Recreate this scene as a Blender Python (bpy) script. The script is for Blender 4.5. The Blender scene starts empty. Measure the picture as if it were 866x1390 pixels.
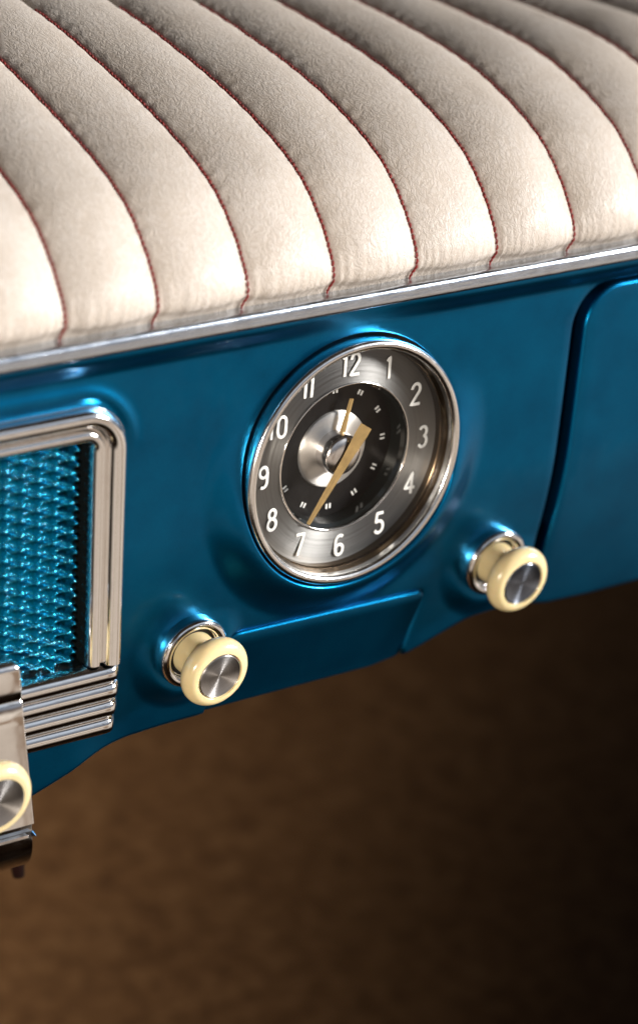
import bpy, bmesh, math, random
from mathutils import Vector, Matrix, geometry

random.seed(7)
U = 0.045                      # one model unit = the clock's radius = 45 mm
SC = bpy.context.scene
COL = SC.collection
PI = math.pi

# ------------------------------------------------------------------ helpers
FRAME = {}                     # object -> origin of its thing (model units)

def V(x, y, z): return Vector((x, y, z))

def clamp(t, a=0., b=1.): return a if t < a else b if t > b else t
def sstep(a, b, t):
    t = clamp((t - a) / (b - a)); return t * t * (3 - 2 * t)
def lerp(a, b, t): return a + (b - a) * t

def thing(name, label, cat, loc, group=None):
    o = bpy.data.objects.new(name, None); COL.objects.link(o)
    o.empty_display_size = 0.01
    o.location = Vector(loc) * U
    o['label'] = label; o['category'] = cat
    if group: o['group'] = group
    FRAME[o.name] = Vector(loc)
    return o

def mk(name, verts, faces, mat, parent=None, smooth=True, sharp=None):
    L = FRAME[parent.name] if parent is not None else Vector((0, 0, 0))
    me = bpy.data.meshes.new(name)
    me.from_pydata([tuple((Vector(v) - L) * U) for v in verts], [], faces)
    bm = bmesh.new(); bm.from_mesh(me)
    bmesh.ops.recalc_face_normals(bm, faces=bm.faces)
    bm.to_mesh(me); bm.free()
    if smooth:
        me.shade_smooth()
        if sharp is not None: me.set_sharp_from_angle(angle=math.radians(sharp))
    me.materials.append(mat)
    o = bpy.data.objects.new(name, me); COL.objects.link(o)
    if parent is not None:
        o.parent = parent
        FRAME[o.name] = L
    return o

class MB:
    def __init__(s): s.v = []; s.f = []
    def add(s, vs, fs):
        n = len(s.v); s.v += [tuple(v) for v in vs]; s.f += [[i + n for i in f] for f in fs]
    def build(s, name, mat, parent=None, smooth=True, sharp=None):
        return mk(name, s.v, s.f, mat, parent, smooth, sharp)

def basis(axis):
    a = axis.normalized()
    u = Vector((1, 0, 0)) - a * a.x
    u.normalize()
    return a, u, a.cross(u)

def lathe(mb, prof, org, axis, seg=96, close=False):
    a, u, w = basis(Vector(axis)); org = Vector(org)
    vs = []; fs = []
    idx = []
    for (r, t) in prof:
        if r < 1e-6:
            idx.append([len(vs)]); vs.append(org + a * t)
        else:
            row = []
            for k in range(seg):
                th = 2 * PI * k / seg
                row.append(len(vs)); vs.append(org + a * t + (u * math.cos(th) + w * math.sin(th)) * r)
            idx.append(row)
    pairs = list(zip(idx[:-1], idx[1:]))
    if close: pairs.append((idx[-1], idx[0]))
    for A, B in pairs:
        for k in range(seg):
            k2 = (k + 1) % seg
            if len(A) == 1 and len(B) == 1: continue
            if len(A) == 1: fs.append([A[0], B[k], B[k2]])
            elif len(B) == 1: fs.append([A[k], A[k2], B[0]])
            else: fs.append([A[k], A[k2], B[k2], B[k]])
    mb.add(vs, fs)

def arc(cx, cy, r, a0, a1, n):
    return [(cx + r * math.cos(math.radians(lerp(a0, a1, i / n))), cy + r * math.sin(math.radians(lerp(a0, a1, i / n)))) for i in range(n + 1)]

def tube(mb, pts, rad, seg=8, cap=True):
    pts = [Vector(p) for p in pts]; n = len(pts)
    vs = []; fs = []; prev = None
    for i, p in enumerate(pts):
        d = (pts[min(i + 1, n - 1)] - pts[max(i - 1, 0)]).normalized()
        if prev is None:
            h = Vector((0, -1, 0)) if abs(d.y) < .9 else Vector((0, 0, 1))
            u = (h - d * h.dot(d)).normalized()
        else:
            u = (prev - d * prev.dot(d)).normalized()
        prev = u; w = d.cross(u)
        r = rad[i] if isinstance(rad, (list, tuple)) else rad
        for k in range(seg):
            th = 2 * PI * k / seg
            vs.append(p + (u * math.cos(th) + w * math.sin(th)) * r)
    for i in range(n - 1):
        for k in range(seg):
            k2 = (k + 1) % seg
            fs.append([i * seg + k, i * seg + k2, (i + 1) * seg + k2, (i + 1) * seg + k])
    if cap:
        fs.append(list(range(seg))[::-1]); fs.append([(n - 1) * seg + k for k in range(seg)])
    mb.add(vs, fs)

# ------------------------------------------------------------------ materials
def new_mat(name):
    m = bpy.data.materials.new(name); m.use_nodes = True
    nt = m.node_tree; nt.nodes.clear()
    out = nt.nodes.new('ShaderNodeOutputMaterial')
    b = nt.nodes.new('ShaderNodeBsdfPrincipled')
    nt.links.new(b.outputs[0], out.inputs[0])
    return m, nt, b, out

def N(nt, typ, **kw):
    n = nt.nodes.new(typ)
    for k, v in kw.items():
        if k.startswith('i_'):
            key = k[2:]
            key = int(key) if key.isdigit() else key
            n.inputs[key].default_value = v
        else: setattr(n, k, v)
    return n

def L(nt, a, b): nt.links.new(a, b)

def math_n(nt, op, a, b=None, c=None):
    n = nt.nodes.new('ShaderNodeMath'); n.operation = op
    for i, x in enumerate((a, b, c)):
        if x is None: continue
        if isinstance(x, (int, float)): n.inputs[i].default_value = x
        else: nt.links.new(x, n.inputs[i])
    return n.outputs[0]

def ramp(nt, src, stops, interp='LINEAR'):
    r = nt.nodes.new('ShaderNodeValToRGB'); cr = r.color_ramp; cr.interpolation = interp
    while len(cr.elements) < len(stops): cr.elements.new(0.5)
    for e, (p, c) in zip(cr.elements, stops):
        e.position = p
        e.color = (c, c, c, 1) if isinstance(c, (int, float)) else (*c, 1)
    nt.links.new(src, r.inputs[0])
    return r.outputs[0]

def objco(nt, scale=1.0):
    tc = nt.nodes.new('ShaderNodeTexCoord')
    mp = nt.nodes.new('ShaderNodeMapping')
    s = scale / U
    mp.inputs['Scale'].default_value = (s, s, s) if not isinstance(scale, tuple) else tuple(q / U for q in scale)
    nt.links.new(tc.outputs['Object'], mp.inputs[0])
    return mp.outputs[0]        # model units again

def bump(nt, b, height, dist, strength=1.0):
    n = nt.nodes.new('ShaderNodeBump')
    n.inputs['Strength'].default_value = strength
    n.inputs['Distance'].default_value = dist * U
    nt.links.new(height, n.inputs['Height'])
    nt.links.new(n.outputs[0], b.inputs['Normal'])
    return n

# leather
def mat_leather():
    m, nt, b, out = new_mat('cream_leather')
    co = objco(nt)
    nz = N(nt, 'ShaderNodeTexNoise', i_Scale=9.0, i_Detail=3.0)
    L(nt, co, nz.inputs['Vector'])
    mixv = N(nt, 'ShaderNodeMix', data_type='VECTOR'); mixv.inputs[0].default_value = 0.07
    L(nt, co, mixv.inputs[4]); L(nt, nz.outputs['Color'], mixv.inputs[5])
    d = mixv.outputs[1]
    # pebbled grain, two sizes
    v1 = N(nt, 'ShaderNodeTexVoronoi', feature='DISTANCE_TO_EDGE', i_Scale=17.0); L(nt, d, v1.inputs['Vector'])
    v2 = N(nt, 'ShaderNodeTexVoronoi', feature='DISTANCE_TO_EDGE', i_Scale=38.0); L(nt, d, v2.inputs['Vector'])
    e1 = ramp(nt, v1.outputs['Distance'], [(0, 0), (0.30, .75), (0.6, 1)])
    def worms(scale, sx, rot, wdt):
        mq = N(nt, 'ShaderNodeMapping'); mq.inputs['Scale'].default_value = (scale * sx, scale, scale); mq.inputs['Rotation'].default_value = rot
        L(nt, d, mq.inputs[0])
        q = N(nt, 'ShaderNodeTexNoise', i_Scale=1.0, i_Detail=0.8, i_Roughness=.4, i_Distortion=.6); L(nt, mq.outputs[0], q.inputs['Vector'])
        r = math_n(nt, 'ABSOLUTE', math_n(nt, 'SUBTRACT', q.outputs[0], .5))
        return ramp(nt, r, [(0, 0), (wdt * .5, .6), (wdt, 1)])
    wa = worms(12, 2.3, (.05, .12, .30), .075)
    wb = worms(21, 1.35, (.2, -.15, -.35), .085)
    e2 = math_n(nt, 'MULTIPLY', wa, wb)
    pat = N(nt, 'ShaderNodeTexNoise', i_Scale=4.0, i_Detail=3.0); L(nt, co, pat.inputs['Vector'])
    ga = ramp(nt, pat.outputs[0], [(0.35, .35), (0.62, 1)])
    # long wrinkles running up the rolls
    mp = N(nt, 'ShaderNodeMapping'); mp.inputs['Scale'].default_value = (13, 2.8, 2.8); mp.inputs['Rotation'].default_value = (0.1, 0.25, 0.3)
    L(nt, d, mp.inputs[0])
    wr = N(nt, 'ShaderNodeTexNoise', i_Scale=1.0, i_Detail=5.0, i_Roughness=.6); L(nt, mp.outputs[0], wr.inputs['Vector'])
    wr2 = ramp(nt, wr.outputs[0], [(0.3, .2), (0.46, .9), (0.495, 0), (0.53, .9), (0.60, .8), (.62, .45), (.65, .9), (.75, 1)])
    big = N(nt, 'ShaderNodeTexNoise', i_Scale=1.6, i_Detail=2.0); L(nt, co, big.inputs['Vector'])
    amt = ramp(nt, big.outputs[0], [(0.40, 0.10), (0.62, 1)])
    g1 = math_n(nt, 'MULTIPLY', e1, ga)
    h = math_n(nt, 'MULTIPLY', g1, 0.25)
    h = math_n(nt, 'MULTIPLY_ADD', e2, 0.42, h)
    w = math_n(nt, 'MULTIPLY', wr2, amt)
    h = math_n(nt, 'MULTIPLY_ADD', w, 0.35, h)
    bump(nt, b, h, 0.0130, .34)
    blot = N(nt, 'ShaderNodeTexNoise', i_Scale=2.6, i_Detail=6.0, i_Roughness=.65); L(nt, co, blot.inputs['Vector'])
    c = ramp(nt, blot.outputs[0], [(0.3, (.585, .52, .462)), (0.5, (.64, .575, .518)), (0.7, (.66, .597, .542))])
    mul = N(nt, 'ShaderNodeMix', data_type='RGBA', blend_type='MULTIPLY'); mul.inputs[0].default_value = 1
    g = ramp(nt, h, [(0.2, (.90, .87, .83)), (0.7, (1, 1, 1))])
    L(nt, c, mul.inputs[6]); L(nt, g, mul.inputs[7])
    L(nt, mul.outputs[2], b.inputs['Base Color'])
    b.inputs['Roughness'].default_value = 0.44
    b.inputs['Specular IOR Level'].default_value = 0.40
    return m

def mat_paint():
    m, nt, b, out = new_mat('metallic_teal_paint')
    co = objco(nt)
    b.inputs['Metallic'].default_value = 0.97
    b.inputs['Roughness'].default_value = 0.33
    fl = N(nt, 'ShaderNodeTexNoise', i_Scale=70.0, i_Detail=2.0); L(nt, co, fl.inputs['Vector'])
    bl = N(nt, 'ShaderNodeTexNoise', i_Scale=2.5, i_Detail=4.0); L(nt, co, bl.inputs['Vector'])
    s = math_n(nt, 'MULTIPLY_ADD', fl.outputs[0], 0.35, bl.outputs[0])
    c = ramp(nt, s, [(0.45, (.0, .102, .232)), (0.85, (.0, .136, .296))])
    L(nt, c, b.inputs['Base Color'])
    fb = N(nt, 'ShaderNodeTexNoise', i_Scale=110.0, i_Detail=1.0); L(nt, co, fb.inputs['Vector'])
    bump(nt, b, fb.outputs[0], 0.0012, .5)
    b.inputs['Coat Weight'].default_value = 0.16
    b.inputs['Coat Roughness'].default_value = 0.04
    b.inputs['Coat IOR'].default_value = 1.4
    op = N(nt, 'ShaderNodeTexNoise', i_Scale=6.0, i_Detail=1.0); L(nt, co, op.inputs['Vector'])
    cb = N(nt, 'ShaderNodeBump'); cb.inputs['Distance'].default_value = 0.004 * U; cb.inputs['Strength'].default_value = .6
    L(nt, op.outputs[0], cb.inputs['Height']); L(nt, cb.outputs[0], b.inputs['Coat Normal'])
    return m

def mat_chrome(name='chrome', rough=0.07, scratch=0.0, col=(.92, .90, .88)):
    m, nt, b, out = new_mat(name)
    co = objco(nt)
    b.inputs['Base Color'].default_value = (*col, 1)
    b.inputs['Metallic'].default_value = 1
    nz = N(nt, 'ShaderNodeTexNoise', i_Scale=9.0, i_Detail=6.0, i_Roughness=.65); L(nt, co, nz.inputs['Vector'])
    r = ramp(nt, nz.outputs[0], [(0.35, rough), (0.75, rough + .10)])
    L(nt, r, b.inputs['Roughness'])
    if scratch:
        mp = N(nt, 'ShaderNodeMapping'); mp.inputs['Scale'].default_value = (3, 30, 30); mp.inputs['Rotation'].default_value = (0, 0.12, 0)
        L(nt, co, mp.inputs[0])
        sn = N(nt, 'ShaderNodeTexNoise', i_Scale=1.6, i_Detail=5.0, i_Roughness=.7); L(nt, mp.outputs[0], sn.inputs['Vector'])
        bump(nt, b, sn.outputs[0], scratch, 1.0)
    else:
        wv = N(nt, 'ShaderNodeTexNoise', i_Scale=4.0, i_Detail=1.5); L(nt, co, wv.inputs['Vector'])
        bump(nt, b, wv.outputs[0], 0.006, .5)
    return m

def mat_brushed(name, col, rough, aniso, streak=True):
    m, nt, b, out = new_mat(name)
    b.inputs['Base Color'].default_value = (*col, 1)
    b.inputs['Metallic'].default_value = 1
    b.inputs['Roughness'].default_value = rough
    b.inputs['Anisotropic'].default_value = aniso
    b.inputs['Anisotropic Rotation'].default_value = .25
    tg = N(nt, 'ShaderNodeTangent', direction_type='RADIAL', axis='Y')
    L(nt, tg.outputs[0], b.inputs['Tangent'])
    if streak:   # concentric turning marks
        tc = N(nt, 'ShaderNodeTexCoord')
        sub = N(nt, 'ShaderNodeVectorMath', operation='SUBTRACT'); sub.inputs[1].default_value = (.5, .5, .5)
        L(nt, tc.outputs['Generated'], sub.inputs[0])
        mu = N(nt, 'ShaderNodeVectorMath', operation='MULTIPLY'); mu.inputs[1].default_value = (1, 0, 1)
        L(nt, sub.outputs[0], mu.inputs[0])
        ln = N(nt, 'ShaderNodeVectorMath', operation='LENGTH'); L(nt, mu.outputs[0], ln.inputs[0])
        n1 = N(nt, 'ShaderNodeTexNoise', noise_dimensions='1D', i_Scale=90.0, i_Detail=4.0, i_Roughness=.8)
        L(nt, ln.outputs['Value'], n1.inputs['W'])
        c = ramp(nt, n1.outputs[0], [(0.3, tuple(q * .72 for q in col)), (0.7, col)])
        L(nt, c, b.inputs['Base Color'])
        rr = ramp(nt, n1.outputs[0], [(0.3, rough * .8), (0.7, min(1, rough * 1.3))])
        L(nt, rr, b.inputs['Roughness'])
    return m

def mat_plain(name, col, rough=.5, metallic=0., spec=.5, coat=0., sss=0., nscale=0., namp=.15):
    m, nt, b, out = new_mat(name)
    b.inputs['Base Color'].default_value = (*col, 1)
    b.inputs['Roughness'].default_value = rough
    b.inputs['Metallic'].default_value = metallic
    b.inputs['Specular IOR Level'].default_value = spec
    b.inputs['Coat Weight'].default_value = coat
    b.inputs['Coat Roughness'].default_value = .03
    if sss:
        b.inputs['Subsurface Weight'].default_value = sss
        b.inputs['Subsurface Radius'].default_value = (1, .6, .25)
        b.inputs['Subsurface Scale'].default_value = 0.08 * U
    if nscale:
        co = objco(nt)
        nz = N(nt, 'ShaderNodeTexNoise', i_Scale=nscale, i_Detail=5.0, i_Roughness=.6); L(nt, co, nz.inputs['Vector'])
        c = ramp(nt, nz.outputs[0], [(0.3, tuple(q * (1 - namp) for q in col)), (0.7, tuple(min(1, q * (1 + namp)) for q in col))])
        L(nt, c, b.inputs['Base Color'])
    return m

def mat_glass():
    m = bpy.data.materials.new('clock_glass'); m.use_nodes = True
    nt = m.node_tree; nt.nodes.clear()
    out = nt.nodes.new('ShaderNodeOutputMaterial')
    tr = nt.nodes.new('ShaderNodeBsdfTransparent')
    tr.inputs[0].default_value = (.97, .96, .94, 1)
    gl = nt.nodes.new('ShaderNodeBsdfGlossy'); gl.inputs['Roughness'].default_value = 0.02
    lw = nt.nodes.new('ShaderNodeLayerWeight'); lw.inputs[0].default_value = .5
    fac = ramp(nt, lw.outputs['Facing'], [(0, .02), (.5, .034), (.75, .12), (1, 1)])
    mx = nt.nodes.new('ShaderNodeMixShader')
    L(nt, fac, mx.inputs[0]); L(nt, tr.outputs[0], mx.inputs[1]); L(nt, gl.outputs[0], mx.inputs[2])
    L(nt, mx.outputs[0], out.inputs[0])
    return m

def mat_carpet():
    m, nt, b, out = new_mat('brown_carpet')
    co = objco(nt)
    n1 = N(nt, 'ShaderNodeTexNoise', i_Scale=4.2, i_Detail=8.0, i_Roughness=.65); L(nt, co, n1.inputs['Vector'])
    c = ramp(nt, n1.outputs[0], [(0.32, (.050, .024, .010)), (0.52, (.095, .050, .022)), (0.72, (.135, .078, .038))])
    L(nt, c, b.inputs['Base Color'])
    b.inputs['Roughness'].default_value = .95
    b.inputs['Specular IOR Level'].default_value = .1
    n2 = N(nt, 'ShaderNodeTexNoise', i_Scale=9.0, i_Detail=6.0, i_Roughness=.7); L(nt, co, n2.inputs['Vector'])
    bump(nt, b, n2.outputs[0], .15, 1.0)
    return m

LEATHER = mat_leather()
PAINT = mat_paint()
CHROME = mat_chrome('chrome', .06)
CHROME_B = mat_chrome('worn_chrome', .13, .0008)
CHROME_STRIP = mat_chrome('scuffed_chrome', .16, .0016, (.66, .71, .78))
THREAD = mat_plain('red_thread', (.22, .016, .013), .7, nscale=30., namp=.3)
RING = mat_brushed('brushed_ring_metal', (.30, .304, .308), .48, .88)
CAPM = mat_brushed('spun_cap_metal', (.66, .64, .63), .32, .9)
CAPD = mat_brushed('dark_spun_cap_metal', (.25, .28, .34), .28, .9)
DISC = mat_brushed('satin_disc_metal', (.93, .92, .90), .45, .85, False)
BLACK = mat_plain('dial_black', (.006, .006, .007), .30, spec=.3, nscale=20., namp=.3)
WALL = mat_plain('black_gloss_wall', (.008, .011, .012), .07, coat=.5)
HAND = mat_plain('tan_brass', (.38, .255, .105), .42, metallic=.35, nscale=14., namp=.18)
WHITE = mat_plain('white_numeral_paint', (.93, .95, .95), .4, nscale=25., namp=.06)
IVORY = mat_plain('ivory_plastic', (.85, .69, .38), .22, coat=.35, sss=.25, nscale=8., namp=.05)
DARK = mat_plain('black_shade_and_pivot', (.010, .010, .011), .6, nscale=20., namp=.3)  # black for shade in gaps and recesses, also the lever pivot
GLASS = mat_glass()
LINER = mat_chrome('dark_reflection_liner', .16, 0, (.16, .115, .075))  # dark brown reflection of the unlit side put into the colour
MESHM = mat_plain('teal_mesh_paint', (.0, .26, .43), .22, metallic=.75, coat=1.0, nscale=12., namp=.12)
CARPET = mat_carpet()
TAN = mat_plain('tan_carpet', (.20, .125, .062), .95, spec=.1, nscale=2.5, namp=.4)
REDROD = mat_plain('dark_red_paint', (.007, .0012, .001), .85, spec=.1, nscale=10., namp=.2)

# ------------------------------------------------------------------ the dash surface
KNOBS = [(-1.30, -1.36), (1.62, -1.215)]
FR_X, FR_Z, FR_R = -2.06, .87, .36          # right edge, top edge, corner radius of the grille frame
def fr_edge(z): return FR_X - .04 * z

def frame_dist(x, z):
    """signed distance outside the frame's rounded corner region (right / top edges)"""
    xr = fr_edge(z); dx = x - (xr - FR_R); dz = z - (FR_Z - FR_R)
    if dx > 0 and dz > 0: return math.hypot(dx, dz) - FR_R
    return max(dx, dz) - FR_R

def base_y(x, z):
    w = sstep(-2.3, -1.7, x)
    q = max(0., -z - .35) ** 1.5 * .080
    return .12 + q * lerp(.55, 1, w)

def dash_y(x, z):
    y = base_y(x, z)
    # cove under the chrome strip
    y -= lerp(.095, .015, math.exp(-(x / .55) ** 2)) * sstep(1.07, 1.24, z)
    # swell round the clock
    r = math.hypot(x, z)
    m = 1 - sstep(1.02, 1.36, r)
    low = lerp(.0, .15, 1 - sstep(-.9, .7, z))
    y = y - low * m 
    # bosses under the knobs
    for (kx, kz) in KNOBS:
        d = math.hypot(x - kx, z - kz)
        s = 1 - sstep(.33, .52, d)
        y = lerp(y, min(y, .168), s)
    # moulding round the grille
    d = frame_dist(x, z)
    y -= .018 * math.exp(-((d - .085) / .05) ** 2) * sstep(.35, .78, z)
    return y

def seam_poly():
    pts = [(-5.4, -2.46), (-3.2, -2.50), (-2.70, -2.33), (-2.35, -2.20), (-2.06, -2.07), (-1.86, -2.035), (-1.45, -2.005), (-1.1, -2.0),
           (-.1, -2.0), (.60, -1.985), (.82, -1.955), (1.0, -1.90), (1.19, -1.83), (1.45, -1.735), (1.62, -1.70), (1.86, -1.70), (2.2, -1.745)]
    return pts

def resample(poly, step, closed=True):
    out = []
    n = len(poly)
    for i in range(n if closed else n - 1):
        a = Vector(poly[i]); b = Vector(poly[(i + 1) % n])
        k = max(1, int(round((b - a).length / step)))
        for j in range(k): out.append(tuple(a.lerp(b, j / k)))
    if not closed: out.append(tuple(poly[-1]))
    return out

def smooth_open(pts, it=2):
    for _ in range(it):
        o = [pts[0]]
        for a, b in zip(pts[:-1], pts[1:]):
            o.append((lerp(a[0], b[0], .25), lerp(a[1], b[1], .25))); o.append((lerp(a[0], b[0], .75), lerp(a[1], b[1], .75)))
        o.append(pts[-1]); pts = o
    return pts

def inside(p, poly):
    x, y = p; c = False; n = len(poly); j = n - 1
    for i in range(n):
        xi, yi = poly[i]; xj, yj = poly[j]
        if (yi > y) != (yj > y) and x < (xj - xi) * (y - yi) / (yj - yi) + xi: c = not c
        j = i
    return c

def sheet(mb, outer, holes, yfun, step, dense=None, skirt=.05, depth=.3, hole_skirt=None, yoff=0.):
    """triangulated sheet in (x, z) with exact edges; every edge rolls back into the dash"""
    loops = [outer] + holes
    pts = []; edges = []; near = set()
    for lp in loops:
        n0 = len(pts); n = len(lp)
        for i, p in enumerate(lp):
            pts.append(Vector(p)); edges.append((n0 + i, n0 + (i + 1) % n))
            near.add((int(math.floor(p[0] / .02)), int(math.floor(p[1] / .02))))
    nb = len(pts)
    x0 = min(p[0] for p in outer); x1 = max(p[0] for p in outer); z0 = min(p[1] for p in outer); z1 = max(p[1] for p in outer)
    def clear(x, z):
        a = int(math.floor(x / .02)); b = int(math.floor(z / .02))
        return not any((a + i, b + j) in near for i in (-1, 0, 1) for j in (-1, 0, 1))
    def okp(x, z):
        return inside((x, z), outer) and not any(inside((x, z), h) for h in holes)
    z = z0; row = 0
    fine = step / 2
    nz = int((z1 - z0) / fine); nx = int((x1 - x0) / fine)
    for j in range(nz + 1):
        for i in range(nx + 1):
            x = x0 + i * fine; z = z0 + j * fine
            if dense is None or not dense(x, z):
                if i % 2 or j % 2: continue
            if clear(x, z) and okp(x, z): pts.append(Vector((x, z)))
    vo, eo, fo, *_ = geometry.delaunay_2d_cdt(pts, edges, [], 0, 1e-6)
    faces = []
    for f in fo:
        cx = sum(vo[i][0] for i in f) / 3; cz = sum(vo[i][1] for i in f) / 3
        if okp(cx, cz): faces.append(list(f)[::1])
    n0 = len(mb.v)
    mb.add([(v[0], yfun(v[0], v[1]) + yoff, v[1]) for v in vo], faces)
    # skirts
    for li, lp in enumerate(loops):
        sk = skirt if li == 0 or hole_skirt is None else hole_skirt
        n = len(lp)
        area = sum(lp[i][0] * lp[(i + 1) % n][1] - lp[(i + 1) % n][0] * lp[i][1] for i in range(n))
        sgn = 1 if area > 0 else -1
        if li > 0: sgn = -sgn
        rings = []
        for a in (0, 18, 36, 54, 72, 90, 99):
            ring = []
            for i in range(n):
                p = lp[i]; q0 = lp[i - 1]; q1 = lp[(i + 1) % n]
                t = Vector((q1[0] - q0[0], q1[1] - q0[1])).normalized()
                nx_, nz_ = t[1] * sgn, -t[0] * sgn
                yy = yfun(p[0], p[1]) + yoff
                if a <= 90:
                    o = sk * math.sin(math.radians(a)); d = sk * (1 - math.cos(math.radians(a)))
                else: o = sk; d = depth
                ring.append((p[0] + nx_ * o, yy + d, p[1] + nz_ * o))
            rings.append(ring)
        vs = [v for r in rings for v in r]; fs = []
        for a in range(len(rings) - 1):
            for i in range(n):
                i2 = (i + 1) % n
                fs.append([a * n + i, a * n + i2, (a + 1) * n + i2, (a + 1) * n + i])
        mb.add(vs, fs)

def weld(o, dist=1e-4):
    bm = bmesh.new(); bm.from_mesh(o.data)
    bmesh.ops.remove_doubles(bm, verts=bm.verts, dist=dist * U)
    bmesh.ops.recalc_face_normals(bm, faces=bm.faces)
    bm.to_mesh(bm.id_data) if False else bm.to_mesh(o.data); bm.free()
    o.data.shade_smooth()

# ================================================================== DASHBOARD
dash = thing('dashboard', 'glossy metallic teal blue car dashboard panel with chrome strip along its top edge', 'dashboard', (0, .5, -1.8))

GAPX = 2.20
gap_l = [(2.12, -1.20), (2.165, -.80), (2.19, -.37), (2.195, .265), (2.195, .74)]
def rcorner(cx, cz, r, a0, a1, n=10): return arc(cx, cz, r, a0, a1, n)

# opening for the glove door: left side, rounded top left corner, top
top_c = arc(2.105 + .42, 1.125 - .42, .42, 180, 90, 12)
left_c = smooth_open([(1.965, -1.70), (2.005, -1.46), (2.045, -1.14), (2.08, -.80), (2.10, -.37), (2.105, .20), (2.105, .705)], 2)
bot = smooth_open(seam_poly(), 2)
bot = [p for p in bot if p[0] < 1.92]
notch = [(-1.055, -2.0), (-1.0, -1.62), (-.975, -1.36)] + arc(-.885, -1.37, .07, 180, 90, 5) + arc(.910, -1.395, .07, 90, 0, 5) + [(.98, -1.45), (.915, -1.93)]
bot = [p for p in bot if p[0] < -1.06] + notch + [p for p in bot if p[0] > .94]
outer = bot + left_c + top_c[1:] + [(5.6, 1.125), (5.6, 1.275), (-5.4, 1.275)]
outer = resample(outer, .035)
clock_hole = [(1.035 * math.cos(2 * PI * k / 180), 1.035 * math.sin(2 * PI * k / 180)) for k in range(180)]
gh = [(fr_edge(-1.75) - .1, -1.75)] + [(p[0] - .04 * p[1] + .0, p[1]) for p in arc(FR_X - .1 - .26, FR_Z - .1 - .26, .26, 0, 90, 10)] + [(-5.1, FR_Z - .1), (-5.1, -1.75)]
grille_hole = resample(gh, .04)

def dense(x, z):
    r = math.hypot(x, z)
    if r < 1.45: return True
    if z > .95 and x < 5: return True
    for (kx, kz) in KNOBS:
        if math.hypot(x - kx, z - kz) < .62: return True
    return frame_dist(x, z) < .26 and x < -1.6
mb = MB()
sheet(mb, outer, [clock_hole, grille_hole], dash_y, .06, dense, skirt=.045, depth=.35, hole_skirt=.02)
panel = mb.build('painted_panel', PAINT, dash); weld(panel)

# glove box door
def door_y(x, z): return base_y(x, z) - .012
gx = .19
dl = [(p[0] + gx, p[1]) for p in left_c]
door_outer = ([(2.16, -1.73), (2.35, -1.765), (2.8, -1.78), (5.6, -1.75), (5.6, 1.015)] +
              [(p[0], p[1]) for p in arc(2.295 + .305, 1.015 - .305, .305, 90, 178, 12)] + dl[::-1])
door_outer = resample(door_outer, .035)
mb = MB(); sheet(mb, door_outer, [], door_y, .08, lambda x, z: False, skirt=.035, depth=.3)
door = mb.build('glove_box_door', PAINT, dash); weld(door)
# black sheet standing in for the shade inside the door gap
mb = MB()
mb.add([(1.8, .48, 1.2), (2.6, .48, 1.2), (2.6, .75, -1.62), (1.8, .75, -1.62), (5.6, .48, 1.2), (5.6, .48, .8), (2.6, .48, .8)],
       [[0, 1, 2, 3], [1, 4, 5, 6]])
mb.build('door_gap_shade', DARK, dash, smooth=False)

# ashtray flap
def flap_y(x, z): return .160 + .25 * (-1.30 - z)
fo = [(-1.0, -2.01), (.60, -2.0), (.855, -1.96)] + [(.93, -1.46)] + arc(.890, -1.412, .045, 0, 90, 5) + arc(-.86, -1.385, .045, 90, 180, 5) + [(-.95, -1.62), (-1.0, -1.98)]
fo = resample(fo, .03)
mb = MB(); sheet(mb, fo, [], flap_y, .08, lambda x, z: False, skirt=.03, depth=.22)
mbk = MB(); mbk.add([(-1.3, .46, -1.1), (1.2, .46, -1.1), (1.1, .46, -1.93), (-1.3, .46, -1.93)], [[0, 1, 2, 3]])
mbk.build('ashtray_gap_shade', DARK, dash, smooth=False)  # black plate added so the gap round the flap looks shaded
flap = mb.build('ashtray_flap', PAINT, dash); weld(flap)

# chrome strip: half-round bead along the top of the panel
prof = [(.34, 1.385), (.135, 1.390)]
prof += [(.075 - .055 * math.sin(math.radians(t)) , 1.352 + .040 * math.cos(math.radians(t))) for t in range(0, 61, 10)]
prof += [(.020 - .012 * t + .0, lerp(1.370, 1.285, t) if t else 1.366) for t in (.15, .35, .55, .75, .9)]
prof += [(.010, 1.272), (.020, 1.262), (.04, 1.256), (.34, 1.256)]
mb = MB(); xs = [lerp(-5.4, 5.6, i / 90) for i in range(91)]
vs = []; fs = []
for x in xs:
    for (y, z) in prof: vs.append((x, y, z))
n = len(prof)
for i in range(len(xs) - 1):
    for k in range(n):
        k2 = (k + 1) % n
        fs.append([i * n + k, i * n + k2, (i + 1) * n + k2, (i + 1) * n + k])
mb.add(vs, fs)
strip = mb.build('chrome_strip', CHROME_STRIP, dash, sharp=50)

# ================================================================== LEATHER PAD
pad = thing('dashboard_pad', 'cream leather dashboard pad in padded ribs with red stitching above the chrome strip', 'leather pad', (0, 1.6, 1.38))
X0, DX = -2.648, .77257
PROF = [(.20, 1.33), (.140, 1.395), (.078, 1.515), (.13, 1.68), (.29, 1.90), (.53, 2.12), (.80, 2.265), (1.13, 2.385), (1.5, 2.49), (1.92, 2.58),
        (2.3, 2.645), (2.65, 2.70), (3.1, 2.75), (3.6, 2.79), (4.2, 2.80), (4.8, 2.77)]
def catmull(P, per=12):
    out = []
    for i in range(len(P) - 1):
        p0 = Vector(P[max(i - 1, 0)]); p1 = Vector(P[i]); p2 = Vector(P[i + 1]); p3 = Vector(P[min(i + 2, len(P) - 1)])
        for j in range(per):
            t = j / per
            out.append(.5 * ((2 * p1) + (p2 - p0) * t + (2 * p0 - 5 * p1 + 4 * p2 - p3) * t * t + (3 * p1 - p0 - 3 * p2 + p3) * t ** 3))
    out.append(Vector(P[-1]))
    return out
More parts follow.
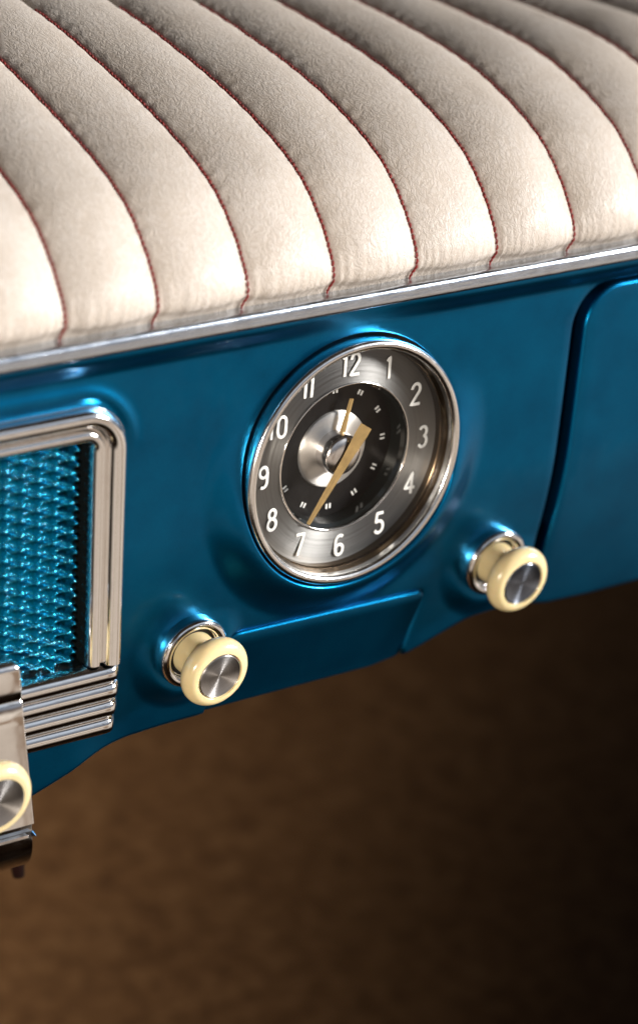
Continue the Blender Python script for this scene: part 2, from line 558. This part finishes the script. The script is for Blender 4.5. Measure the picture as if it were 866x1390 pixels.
raw = catmull(PROF, 14)
# even arc length
acc = [0.]
for a, b in zip(raw[:-1], raw[1:]): acc.append(acc[-1] + (b - a).length)
NP = 300
IS = NP / 190
prof2 = []
k = 0
for i in range(NP + 1):
    s = acc[-1] * (i / NP)
    while k < len(acc) - 2 and acc[k + 1] < s: k += 1
    t = (s - acc[k]) / max(1e-9, acc[k + 1] - acc[k]); prof2.append(raw[k].lerp(raw[k + 1], clamp(t)))
nor = []
for i in range(NP + 1):
    d = (prof2[min(i + 1, NP)] - prof2[max(i - 1, 0)]).normalized()
    nor.append(Vector((-d.y, d.x)))       # (y, z) outward
def pad_point(x, i, h):
    p = prof2[i]; q = nor[i]
    zoff = -.075 * (x + .33) / 1.0 * sstep(1.2, 3.4, p.x) * .9
    return Vector((x, p.x + q.x * h, p.y + q.y * h + zoff))
def rib_h(x, i):
    u = (x - X0) / DX; f = u - math.floor(u)
    rid = math.floor(u)
    s = abs(2 * f - 1)
    i = i / IS
    env = sstep(0, 16, i) ** .8
    b = (1 - s ** 2.1)
    rnd = random.Random(rid * 13 + 5)
    a = .092 * (1 + .10 * rnd.uniform(-1, 1))
    wob = .006 * math.sin(i * .11 + rid * 2.1) * (1 - s) * env
    crease = -.012 * math.exp(-(1 - s) / .05)
    lowfold = -.02 * math.exp(-((i - 5) / 2.5) ** 2)
    pk = random.Random(math.floor(u + .5) * 7 + 1).uniform(0, 6)
    pucker = .0032 * math.sin(i * .95 + pk + 2.2 * math.sin(i * .17 + pk)) * math.exp(-((1 - s) - .10) ** 2 / .012) * env
    return a * b * env + wob + crease * env + lowfold + pucker + \
        .0034 * math.sin(x * 78 + 2.5 * math.sin(x * 9.1) + 1.7 * math.sin(x * 23.7)) * math.exp(-((i - 8) / 5.5) ** 2)
xs = []
PER = 44
for r in range(-3, 10):
    for j in range(PER):
        t = j / PER
        # crowd samples towards the seams
        tt = .5 - .5 * math.cos(PI * t); tt = lerp(t, tt, .6)
        xs.append(X0 + (r + tt) * DX)
xs.append(X0 + 10 * DX)
mb = MB(); vs = []; fs = []
for x in xs:
    for i in range(NP + 1): vs.append(pad_point(x, i, rib_h(x, i)))
n = NP + 1
for a in range(len(xs) - 1):
    for i in range(NP): fs.append([a * n + i, a * n + i + 1, (a + 1) * n + i + 1, (a + 1) * n + i])
mb.add(vs, fs)
cush = mb.build('padded_cover', LEATHER, pad)

# seams: rows of single stitches
for r in range(-1, 9):
    x = X0 + r * DX
    mb = MB(); s = 0.; i = 3.
    rnd = random.Random(r)
    seglen = acc[-1] / NP
    st = .046
    while i < NP - 95:
        i1 = i + st / seglen * .86
        pts = []
        for q in range(5):
            t = q / 4; ii = lerp(i, i1, t); i0 = int(ii); f = ii - i0
            p = pad_point(x, i0, rib_h(x, i0)).lerp(pad_point(x, i0 + 1, rib_h(x, i0 + 1)), f)
            nn = nor[i0]
            lift = .010 + .007 * math.sin(PI * t)
            p = p + Vector((lerp(-.004, .004, t) + rnd.uniform(-.001, .001), nn.x * lift, nn.y * lift))
            pts.append(p)
        tube(mb, pts, [.006, .0092, .0100, .0092, .006], 7)
        i += st / seglen
    mb.build('stitched_seam', THREAD, pad)

# ================================================================== CLOCK
clock = thing('dashboard_clock', 'round chrome rimmed clock with black dial and tan hands in the teal dashboard', 'clock', (0, .3, -1))
AX = (0, -1, 0)
def disc_prof(mbx, prof, seg=128): lathe(mbx, [(r, -y) for r, y in prof], (0, 0, 0), AX, seg)
# bezel (r, y)
mb = MB()
bz = [(1.0, .20), (1.0, .05)] + [(.960 + .040 * math.cos(math.radians(a)), .03 - .040 * math.sin(math.radians(a))) for a in range(0, 181, 15)] + \
     [(.919, .062)]
disc_prof(mb, bz)
bezel = mb.build('bezel', CHROME_B, clock, sharp=40)
mb = MB(); disc_prof(mb, [(.920, .058), (.912, .08), (.910, .105), (.898, .125), (.892, .130), (.888, .19)])
mb.build('bezel_liner', LINER, clock, sharp=30)
# numeral ring
mb = MB(); disc_prof(mb, [(.93, .185), (.86, .175), (.625, .165), (.60, .17), (.598, .19)])
ring = mb.build('numeral_ring', RING, clock, sharp=35)
mb = MB(); lathe(mb, [(.603 + .009 * math.cos(math.radians(t)), -.160 + .009 * math.sin(math.radians(t))) for t in range(0, 360, 30)], (0, 0, 0), AX, 128, True)
mb.build('inner_rim', CHROME, clock)
# stepped wall down to the dial
mb = MB(); disc_prof(mb, [(.599, .175), (.597, .19), (.572, .21), (.566, .33)])
mb.build('dial_wall', WALL, clock, sharp=35)
mb = MB(); disc_prof(mb, [(0, .335), (.30, .335), (.57, .335)], 96)
dial = mb.build('dial_face', BLACK, clock)
mb = MB()
for k in range(12):
    a = math.radians(k * 30 - 2); r = .485
    cx, cz = math.sin(a) * r, math.cos(a) * r
    for s in (-1, 1):
        # two short bars, standing radially side by side
        ux, uz = math.sin(a), math.cos(a); tx, tz = uz, -ux
        ox, oz = cx + tx * .016 * s, cz + tz * .016 * s
        hw, hl = .0072, .020
        c = [(ox + tx * hw * i + ux * hl * j, oz + tz * hw * i + uz * hl * j) for i, j in ((-1, -1), (1, -1), (1, 1), (-1, 1))]
        mb.add([(p[0], .332, p[1]) for p in c] + [(p[0], .326, p[1]) for p in c], [[0, 1, 2, 3], [7, 6, 5, 4], [0, 4, 5, 1], [1, 5, 6, 2], [2, 6, 7, 3], [3, 7, 4, 0]])
mb.build('hour_ticks', WHITE, dial, smooth=False)
# silver centre disc
mb = MB(); disc_prof(mb, [(0, .300), (.12, .303), (.26, .308), (.300, .312), (.313, .320), (.315, .335)], 96)
mb.build('centre_disc', DISC, clock, sharp=60)
# hub
mb = MB(); lathe(mb, [(0, .026), (.05, .024), (.10, .018), (.14, .006), (.158, -.008), (.164, -.02), (.164, -.15)], (-.005, .165, .005), AX, 72)
hub = mb.build('hub', mat_chrome('hub_chrome', .16, 0, (.74, .72, .72)), clock, sharp=50)
def hand(name, ang, r0, w0, r1, w1, y, th, extra=None):
    a = math.radians(ang); ux, uz = math.sin(a), math.cos(a); tx, tz = uz, -ux
    mbh = MB()
    rows = [(r0, w0)] + (extra or []) + [(r1, w1)]
    vs = []
    for (r, w) in rows:
        for s, yy in ((-1, y), (0, y - th), (1, y), (0, y + .004)):
            vs.append((ux * r + tx * w * s, yy, uz * r + tz * w * s))
    fs = []
    for i in range(len(rows) - 1):
        for k in range(4):
            k2 = (k + 1) % 4
            fs.append([i * 4 + k, i * 4 + k2, (i + 1) * 4 + k2, (i + 1) * 4 + k])
    fs.append([0, 1, 2, 3]); fs.append([(len(rows) - 1) * 4 + k for k in range(4)])
    mbh.add(vs, fs)
    return mbh.build(name, HAND, clock, smooth=False)
hand('hour_hand', 12.8, .05, .033, .435, .020, .262, .006)
hand('minute_hand', 212.9, -.285, .064, .585, .020, .128, .006, [(-.215, .066), (0.0, .048)])
# numerals, as stroke lettering
G = {
 '0': [arc(.5, 1.0 - .42, .36, 0, 180, 10)[0:0] + [(.16, .45), (.16, 1.05)] + arc(.5, 1.05, .34, 180, 0, 10) + [(.84, .45)] + arc(.5, .45, .34, 0, -180, 10)],
 '1': [[(.28, 1.16), (.52, 1.4), (.52, .05)]],
 '2': [[(.14, 1.05)] + arc(.5, 1.05, .35, 170, -25, 12) + [(.12, .08), (.90, .08)]],
 '3': [arc(.47, 1.06, .32, 155, -75, 12) + arc(.47, .43, .37, 78, -155, 12)],
 '4': [[(.70, .02), (.70, 1.4), (.06, .44), (.96, .44)]],
 '5': [[(.82, 1.38), (.26, 1.38), (.20, .82)] + arc(.48, .48, .39, 115, -150, 14)],
 '6': [[(.78, 1.30)] + arc(.52, 1.02, .36, 62, 180, 8) + [(.16, .46)] + arc(.5, .46, .34, 180, -180, 18)],
 '7': [[(.12, 1.38), (.84, 1.38), (.34, .02)]],
 '8': [arc(.5, 1.06, .30, -90, 270, 18), arc(.5, .40, .36, 90, 450, 18)],
 '9': [arc(.5, 1.0, .34, 0, 360, 18), [(.84, 1.0), (.84, .40)] + arc(.48, .38, .36, 0, -120, 8)],
}
NH = .182
for k in range(1, 13):
    txt = str(k); mb = MB()
    a = math.radians(30 * k - 2.2); r = .757
    cx, cz = math.sin(a) * r, math.cos(a) * r
    sc = NH / 1.42; wid = .95
    adv = .46 if txt == '11' else .72
    off = -(len(txt) - 1) * adv / 2
    for j, ch in enumerate(txt):
        for st in G[ch]:
            pts = []
            for (gx_, gz_) in resample(st, .07, False):
                px = (gx_ - .5) * .86 * wid + off + j * adv * (1.0 if len(txt) > 1 else 0)
                if ch == '1' and len(txt) > 1: px -= .0
                pz = gz_ - .71
                pts.append((cx + px * sc, .153, cz + pz * sc))
            tube(mb, pts, .0136, 8)
    mb.v = [(v[0], (.162 if v[1] < .153 - .005 else (.1655 if v[1] < .153 + .005 else .1695)) - 1.5e-5 * q, v[2]) for q, v in enumerate(mb.v)]     # flat painted strokes, barely raised
    mb.build('numeral', WHITE, ring, smooth=False)
# cover glass, slightly domed, on the front of the bezel's seat
mb = MB(); disc_prof(mb, [(0, .045), (.2, .0465), (.4, .051), (.6, .058), (.8, .068), (.909, .076)], 96)
mb.build('cover_glass', GLASS, clock, sharp=60)

# ================================================================== PULL KNOBS
def knob_meshes(org, root, cap_r, head_r, ring_r, axis, stretch=1.):
    mb = MB()     # collar
    k = ring_r / .29
    col = [(.192 * k, -.10), (.195 * k, -.01), (.203 * k, .012), (.213 * k, .018)] + [(.25 * k - .041 * k * math.cos(math.radians(t)), .018 + .040 * math.sin(math.radians(t))) for t in range(0, 181, 20)] + [(.292 * k, .004), (.294 * k, -.06)]
    lathe(mb, col, org, axis, 72); mb.build('collar', CHROME, root, sharp=50)
    mb = MB(); lathe(mb, [(0, .008), (.196 * k, .008)], org, axis, 48); mb.build('recess_shade_disc', DARK, root)  # black disc in place of the shade between collar and stem
    mb = MB()     # stem and head, turned in one piece
    h = head_r / .285
    p = [(.0, -.05), (.176 * k, -.05), (.174 * k, .04), (.164 * k, .10), (.166 * k, .14), (.175 * k, .175), (.188 * h, .198), (.200 * h, .212)]
    for t in range(-70, 81, 10):
        a = math.radians(t); p.append(((.205 + .080 * math.cos(a)) * h, .298 + .085 * math.sin(a)))
    p += [(.195 * h, .383), (cap_r + .016, .381), (cap_r + .006, .374), (cap_r + .004, .34), (0, .34)]
    p = [(r_, t_ * stretch if t_ < .2 else t_ + .2 * (stretch - 1)) for r_, t_ in p]; dz_ = .2 * (stretch - 1)
    lathe(mb, p, org, axis, 80)
    g = mb.build('ivory_grip', IVORY, root, sharp=70)
    mb = MB(); lathe(mb, [(0, .372 + dz_), (cap_r * .5, .3735 + dz_), (cap_r * .9, .377 + dz_), (cap_r * .96, .382 + dz_), (cap_r, .378 + dz_), (cap_r + .002, .345 + dz_)], org, axis, 72)
    mb.build('metal_cap', CAPM, root, sharp=50)
AXK = (0, -1, -.10)
def knob(loc, label, src=None):
    return None
o0 = (KNOBS[0][0], .145, KNOBS[0][1])
k1 = thing('pull_knob', 'ivory pull knob with warm brushed metal cap beside the ashtray flap left of the clock', 'knob', o0, 'ivory pull knobs along the lower dashboard')
knob_meshes(o0, k1, .183, .285, .292, AXK)
k2 = k1.copy(); COL.objects.link(k2)
k2.location = Vector((KNOBS[1][0], .145, KNOBS[1][1])) * U
k2['label'] = 'ivory pull knob with dark bluish metal cap near the glove box door'
for ch in k1.children:
    c = ch.copy(); COL.objects.link(c); c.parent = k2
    if ch.name.startswith('metal_cap'):
        c.data = ch.data.copy(); c.data.materials[0] = CAPD

# ================================================================== GRILLE
gr = thing('speaker_grille', 'teal woven metal speaker grille in a stepped chrome frame at the left edge', 'grille', (-3.5, .3, -1.3))
def rr_loop(inset, y, n=10):
    pts = []
    xl = -5.1 + inset
    r = max(.035, FR_R - inset * 1.05)
    zt = FR_Z - inset
    zb = -1.222
    def X(z): return fr_edge(z) - inset
    for (z) in [lerp(zb, zt - r, i / 16) for i in range(17)]: pts.append((X(z), y, z))
    for a in range(1, n + 1):
        t = math.radians(90 * a / n); z = zt - r + r * math.sin(t)
        pts.append((X(z) - r + r * math.cos(t), y, z))
    for i in range(1, 25): pts.append((lerp(X(zt) - r, xl + r, i / 24), y, zt))
    for a in range(1, n + 1):
        t = math.radians(90 + 90 * a / n); pts.append((xl + r + r * math.cos(t), y, zt - r + r * math.sin(t)))
    for i in range(1, 9): pts.append((xl, y, lerp(zt - r, zb, i / 8)))
    return pts
fp = [(-.005, .16), (-.005, .07)]
def flatbead(c, hw, y0, h, n=14):
    for t in range(n + 1):
        u = lerp(-1, 1, t / n); u = math.copysign(abs(u) ** .75, u)
        fp.append((c + u * hw, y0 - h * (1 - abs(u) ** 3.2) - .012 * (1 - u * u)))
flatbead(.078, .080, .070, .062)
fp.append((.163, .078))
flatbead(.222, .056, .082, .036)
fp += [(.281, .10), (.2815, .115)]
mb = MB(); loops = [rr_loop(i, y) for i, y in fp]
n = len(loops[0]); mb.add([v for lp in loops for v in lp], [[a * n + i, a * n + i + 1, (a + 1) * n + i + 1, (a + 1) * n + i] for a in range(len(loops) - 1) for i in range(n - 1)])
gframe = mb.build('chrome_frame', CHROME, gr, sharp=60)
mb = MB(); loops = [rr_loop(i, y) for i, y in ((.2815, .114), (.284, .25), (.286, .47))]
mb.add([v for lp in loops for v in lp], [[a * n + i, a * n + i + 1, (a + 1) * n + i + 1, (a + 1) * n + i] for a in range(2) for i in range(n - 1)])
mb.build('inner_wall', WALL, gr)

# expanded metal mesh: real slots between twisted strands
PX, PZ = .137, .1165
GY = .17
mb = MB(); rx, rz = 12, 12
sx, sz = PX / rx, PZ / rz
nx = int((2.0) / sx); nz = int(2.05 / sz)
XR, ZT = -2.39, .62
def cell_h(x, z):
    """returns (slot depth 0..1, tilt) for the brick-laid slots"""
    i = x / PX; best = 0; tv = 0
    for ci in (math.floor(i), math.floor(i) + 1):
        dx = (x - ci * PX) / PX
        off = .5 if ci % 2 else 0.
        j = z / PZ - off
        cj = math.floor(j)
        dz = (j - cj - .5)                 # -.5 .. .5 across one slot
        wgt = max(0., 1 - abs(dx) ** 1.25)
        half = .325 * wgt
        s = half - abs(dz)
        if s > best: best = s
    # node phase: bonds lie at column centres, half way between slots
    ci = round(i); dx = (x - ci * PX) / PX
    off = .5 if ci % 2 else 0.
    j = z / PZ - off; dz = j - round(j)
    node = math.exp(-(dx / .22) ** 2 - (dz / .24) ** 2)
    tv = dz
    return best, tv, node
vs = []; keep = {}
for a in range(nx + 1):
    for b in range(nz + 1):
        x = XR - a * sx; z = ZT - b * sz
        s, tv, nd = cell_h(x, z)
        y = GY - .055 * nd + .05 * tv * (0.6 + nd) + .07 * sstep(0, .12, s)
        vs.append((x - .04 * z, y, z)); keep[(a, b)] = s
fs = []
n = nz + 1
for a in range(nx):
    for b in range(nz):
        if min(keep[(a, b)], keep[(a + 1, b)], keep[(a + 1, b + 1)], keep[(a, b + 1)]) > .11: continue
        fs.append([a * n + b, a * n + b + 1, (a + 1) * n + b + 1, (a + 1) * n + b])
mb.add(vs, fs)
gmesh = mb.build('woven_mesh', MESHM, gr)
# black sheet behind the mesh, put in as shade seen through its slots
mb = MB(); mb.add([(-2.2, .48, .75), (-5.2, .48, .75), (-5.2, .48, -1.9), (-2.1, .48, -1.9)], [[0, 1, 2, 3]])
mb.build('slot_shade_backing', DARK, gr, smooth=False)

# chrome bars below the grille
bars = thing('chrome_bars', 'stack of four ribbed chrome bars under the speaker grille at left', 'trim', (-2.4, .2, -1.9))
zb = [-1.315, -1.478, -1.641, -1.804]
for q, z in enumerate(zb):
    mb = MB()
    xr = [-2.0, -1.972, -1.958, -1.95][q]
    yb = .03 + .03 * q
    hz = .083
    secs = []
    pr = []
    for t in range(0, 181, 15):
        a = math.radians(t - 90); pr.append((math.cos(a), math.sin(a)))
    xs_ = [-3.2 + (xr - .10 + 3.2) * i / 20 for i in range(21)] + [xr - .10 + .10 * math.sin(math.radians(t)) for t in (20, 40, 60, 75, 85, 90)]
    vs = []; fs = []
    for i, x in enumerate(xs_):
        e = 1.0
        if x > xr - .10:
            e = max(.02, math.sqrt(max(0., 1 - ((x - (xr - .10)) / .10) ** 2)))
        e2 = lerp(.35, 1, e)
        vs.append((x, yb + .28, z - hz))
        for (c, s) in pr: vs.append((x, yb + .10 - .12 * e * (c ** .55 if c > 0 else 0), z + hz * s))
        vs.append((x, yb + .28, z + hz))
    n = len(pr) + 2
    for i in range(len(xs_) - 1):
        for k in range(n - 1): fs.append([i * n + k, i * n + k + 1, (i + 1) * n + k + 1, (i + 1) * n + k])
    m_ = len(xs_) - 1
    fs.append([m_ * n + k for k in range(n)])
    mb.add(vs, fs)
    mb.build('bar', CHROME, bars, sharp=60)
# ledge that closes the bars against the mesh
mb = MB(); mb.add([(-3.2, .09, -1.24), (-2.01, .09, -1.24), (-2.01, .34, -1.18), (-3.2, .34, -1.18)], [[0, 1, 2, 3]])
mb.build('top_ledge', WALL, bars, smooth=False)

# chrome control plate with the third knob
plate = thing('control_plate', 'polished chrome control plate with a rolled lower lip at the left edge', 'plate', (-3.6, .1, -2.6))
def plate_y(z): return -.05
XP = -2.915
sec = []   # (y, z) from back top, over the top, down the face, round the lip, under
sec += [(.40, -.965)] + [(.02 + .0 - .08 * math.sin(math.radians(t)), -1.045 + .08 * math.cos(math.radians(t))) for t in range(0, 91, 15)]
sec += [(plate_y(z), z) for z in (-1.2, -1.27)]
sec += [(plate_y(-1.30) + .018, -1.30), (plate_y(-1.33), -1.33)]
sec += [(plate_y(z), z) for z in (-1.5, -1.8, -2.1, -2.36)]
sec += [(plate_y(-2.4) + .035, -2.385), (plate_y(-2.4) + .04, -2.445), (plate_y(-2.4) - .012, -2.462)]
sec += [(.27 - .27 * math.cos(math.radians(t)) - .005, -2.475 - .40 * math.sin(math.radians(t))) for t in range(0, 91, 10)]
sec += [(.55, -2.90)]
mb = MB(); vs = []; fs = []
wx = [(-4.4, 0)] + [(lerp(-4.4, XP - .014, i / 12), 0) for i in range(1, 13)] + [(XP - .014 + .014 * math.sin(math.radians(t)), .014 * (1 - math.cos(math.radians(t)))) for t in (20, 40, 60, 80, 90)] + [(XP, .5)]
for (x, dy) in wx:
    for (y, z) in sec:
        xx = x + .150 * (-z - 1.28)
        # round the top corner of the plate
        vs.append((xx - (.10 * (1 - math.sqrt(max(0, 1 - clamp((z + 1.065) / .11) ** 2))) if z > -1.065 and x > XP - .04 else 0), min(.55, y + dy), z))
n = len(sec)
for i in range(len(wx) - 1):
    for k in range(n - 1): fs.append([i * n + k, i * n + k + 1, (i + 1) * n + k + 1, (i + 1) * n + k])
mb.add(vs, fs)
mb.build('plate_face', CHROME, plate, sharp=45)
o3 = (-3.38, .0, -1.74)
k3 = thing('pull_knob', 'large ivory knob with wide mirror cap on the chrome control plate at left edge', 'knob', o3, 'ivory pull knobs along the lower dashboard')
knob_meshes(o3, k3, .225, .30, .25, (0, -1, -.08), 1.8)

# ================================================================== FLOOR
mb = MB()
fprof = [(-1.5, -9.0), (1, -9.0), (4, -9.0), (8, -8.9), (11, -8.0), (13.5, -6.0), (15.5, -3.0), (16.5, 1.0), (16.5, 3.5)]
fpp = catmull(fprof, 8)
vs = []; fs = []; xs = [lerp(-30, -4, i / 8) for i in range(8)] + [lerp(-4, 6, i / 40) for i in range(40)] + [lerp(6, 40, i / 16) for i in range(17)]
NX = len(xs) - 1
for x in xs:
    for p in fpp:
        vs.append((x, p[0], p[1]))
n = len(fpp)
for i in range(NX):
    for k in range(n - 1): fs.append([i * n + k, i * n + k + 1, (i + 1) * n + k + 1, (i + 1) * n + k])
mb.add(vs, fs)
floor = mb.build('floor', CARPET); floor['kind'] = 'structure'

lv = thing('lever', 'dark red lever hanging out of focus below the chrome control plate', 'lever', (-1.9, 1.6, -2.2))
mb = MB(); tube(mb, [(-2.08, 1.6, -1.9), (-2.0, 1.6, -2.8), (-1.90, 1.58, -3.5), (-1.84, 1.55, -3.92)], [.05, .06, .085, .05], 14)
mb.build('shaft', REDROD, lv)
mb = MB(); lathe(mb, [(0, 0), (.09, 0), (.10, .03), (.10, .12), (0, .12)], (-2.08, 1.6, -1.98), (0, 0, 1), 24); mb.build('pivot', DARK, lv, sharp=40)

# ================================================================== LIGHT
w = bpy.data.worlds.new('World'); SC.world = w; w.use_nodes = True
nt = w.node_tree; nt.nodes.clear()
wo = nt.nodes.new('ShaderNodeOutputWorld'); bg = nt.nodes.new('ShaderNodeBackground'); L(nt, bg.outputs[0], wo.inputs[0])
tc = nt.nodes.new('ShaderNodeTexCoord'); sp = nt.nodes.new('ShaderNodeSeparateXYZ'); L(nt, tc.outputs['Generated'], sp.inputs[0])
el = math_n(nt, 'MULTIPLY_ADD', sp.outputs[2], .5, .5)
low = ramp(nt, el, [(0.0, (.003, .002, .001)), (.195, (.008, .004, .002)), (.250, (.60, .51, .43)), (.42, (.80, .71, .62)), (.455, (.10, .06, .035)), (.495, (.22, .25, .31)), (.565, (.18, .21, .26)), (.63, (.03, .024, .02)), (1.0, (.03, .022, .016))])
nzw = N(nt, 'ShaderNodeTexNoise', i_Scale=4.5, i_Detail=2.0, i_Roughness=.5); L(nt, tc.outputs['Generated'], nzw.inputs['Vector'])
vary = ramp(nt, nzw.outputs[0], [(.36, (.42, .33, .26)), (.45, (.92, .90, .88)), (.7, (1.12, 1.12, 1.12))])
ml = N(nt, 'ShaderNodeMix', data_type='RGBA', blend_type='MULTIPLY'); ml.inputs[0].default_value = 1
L(nt, low, ml.inputs[6]); L(nt, vary, ml.inputs[7]); low = ml.outputs[2]
high = ramp(nt, el, [(.57, (0, 0, 0)), (.62, (.44, .52, .63)), (.76, (.50, .58, .70)), (.82, (0, 0, 0))])
mh = N(nt, 'ShaderNodeMix', data_type='RGBA', blend_type='MULTIPLY'); mh.inputs[0].default_value = 1
L(nt, high, mh.inputs[6]); L(nt, vary, mh.inputs[7]); high = mh.outputs[2]
def side(vec, a, b):
    dt = N(nt, 'ShaderNodeVectorMath', operation='DOT_PRODUCT'); dt.inputs[1].default_value = vec
    L(nt, tc.outputs['Generated'], dt.inputs[0])
    return ramp(nt, dt.outputs['Value'], [(a, 0.0), (b, 1.0)])
def mulc(a, f):
    m = N(nt, 'ShaderNodeMix', data_type='RGBA'); L(nt, f, m.inputs[0]); m.inputs[6].default_value = (.006, .004, .003, 1); L(nt, a, m.inputs[7]); return m.outputs[2]
A = mulc(low, side((.25, -.97, 0), .02, .40))
B = mulc(high, side((.62, -.78, 0), .30, .62))
ad = N(nt, 'ShaderNodeMix', data_type='RGBA', blend_type='ADD'); ad.inputs[0].default_value = 1
L(nt, A, ad.inputs[6]); L(nt, B, ad.inputs[7])
L(nt, ad.outputs[2], bg.inputs[0]); bg.inputs[1].default_value = 1.0

def area(name, loc, target, size, power, col, sizey=None, spread=180):
    l = bpy.data.lights.new(name, 'AREA'); l.energy = power; l.color = col
    l.shape = 'RECTANGLE'; l.size = size * U; l.size_y = (sizey or size) * U; l.spread = math.radians(spread)
    o = bpy.data.objects.new(name, l); COL.objects.link(o)
    o.location = Vector(loc) * U
    d = (Vector(target) - Vector(loc))
    o.rotation_euler = d.to_track_quat('-Z', 'Y').to_euler()
    return o
KD = Vector((.80, -.52, .34)).normalized()
KEY = area('key_light', KD * 34 + Vector((0, 0, .5)), (0, .6, 1.9), 13, 2.2, (1, .97, .93), spread=17)

area('floor_fill', (-16, -13, -1.5), (-1.4, 6.3, -9), 4, 2.1, (1, .84, .64), spread=29)  # unseen fill light added to brighten the left of the floor
area('side_lamp', (-22, -18, 1.5), (-.5, 0, -.6), 2.2, .24, (1, .90, .78), spread=26)

# ================================================================== CAMERA
cam = bpy.data.cameras.new('camera'); co_ = bpy.data.objects.new('camera', cam); COL.objects.link(co_)
RX = Vector((0.80492405, -0.58739086, 0.08407886)); RY = Vector((0.180412, 0.37724899, 0.90836926)); RZ = Vector((-0.56528647, -0.71599943, 0.40962914))
M = Matrix((RX, RY, RZ)).transposed().to_4x4()
M.translation = Vector((-13.983, -17.299, 9.565)) * U
co_.matrix_world = M
cam.sensor_fit = 'HORIZONTAL'; cam.sensor_width = 24.0; cam.lens = 24.0 * 4340.365 / 866
cam.clip_start = .01; cam.clip_end = 100
cam.dof.use_dof = True
cam.dof.focus_distance = 24.0 * U
cam.dof.aperture_fstop = 6.3
SC.camera = co_
vs_ = SC.view_settings
vs_.view_transform = 'Standard'; vs_.look = 'None'; vs_.exposure = 0; vs_.gamma = 1
SC.render.engine = 'CYCLES'
SC.cycles.max_bounces = 10
SC.cycles.caustics_reflective = False
SC.cycles.caustics_refractive = False
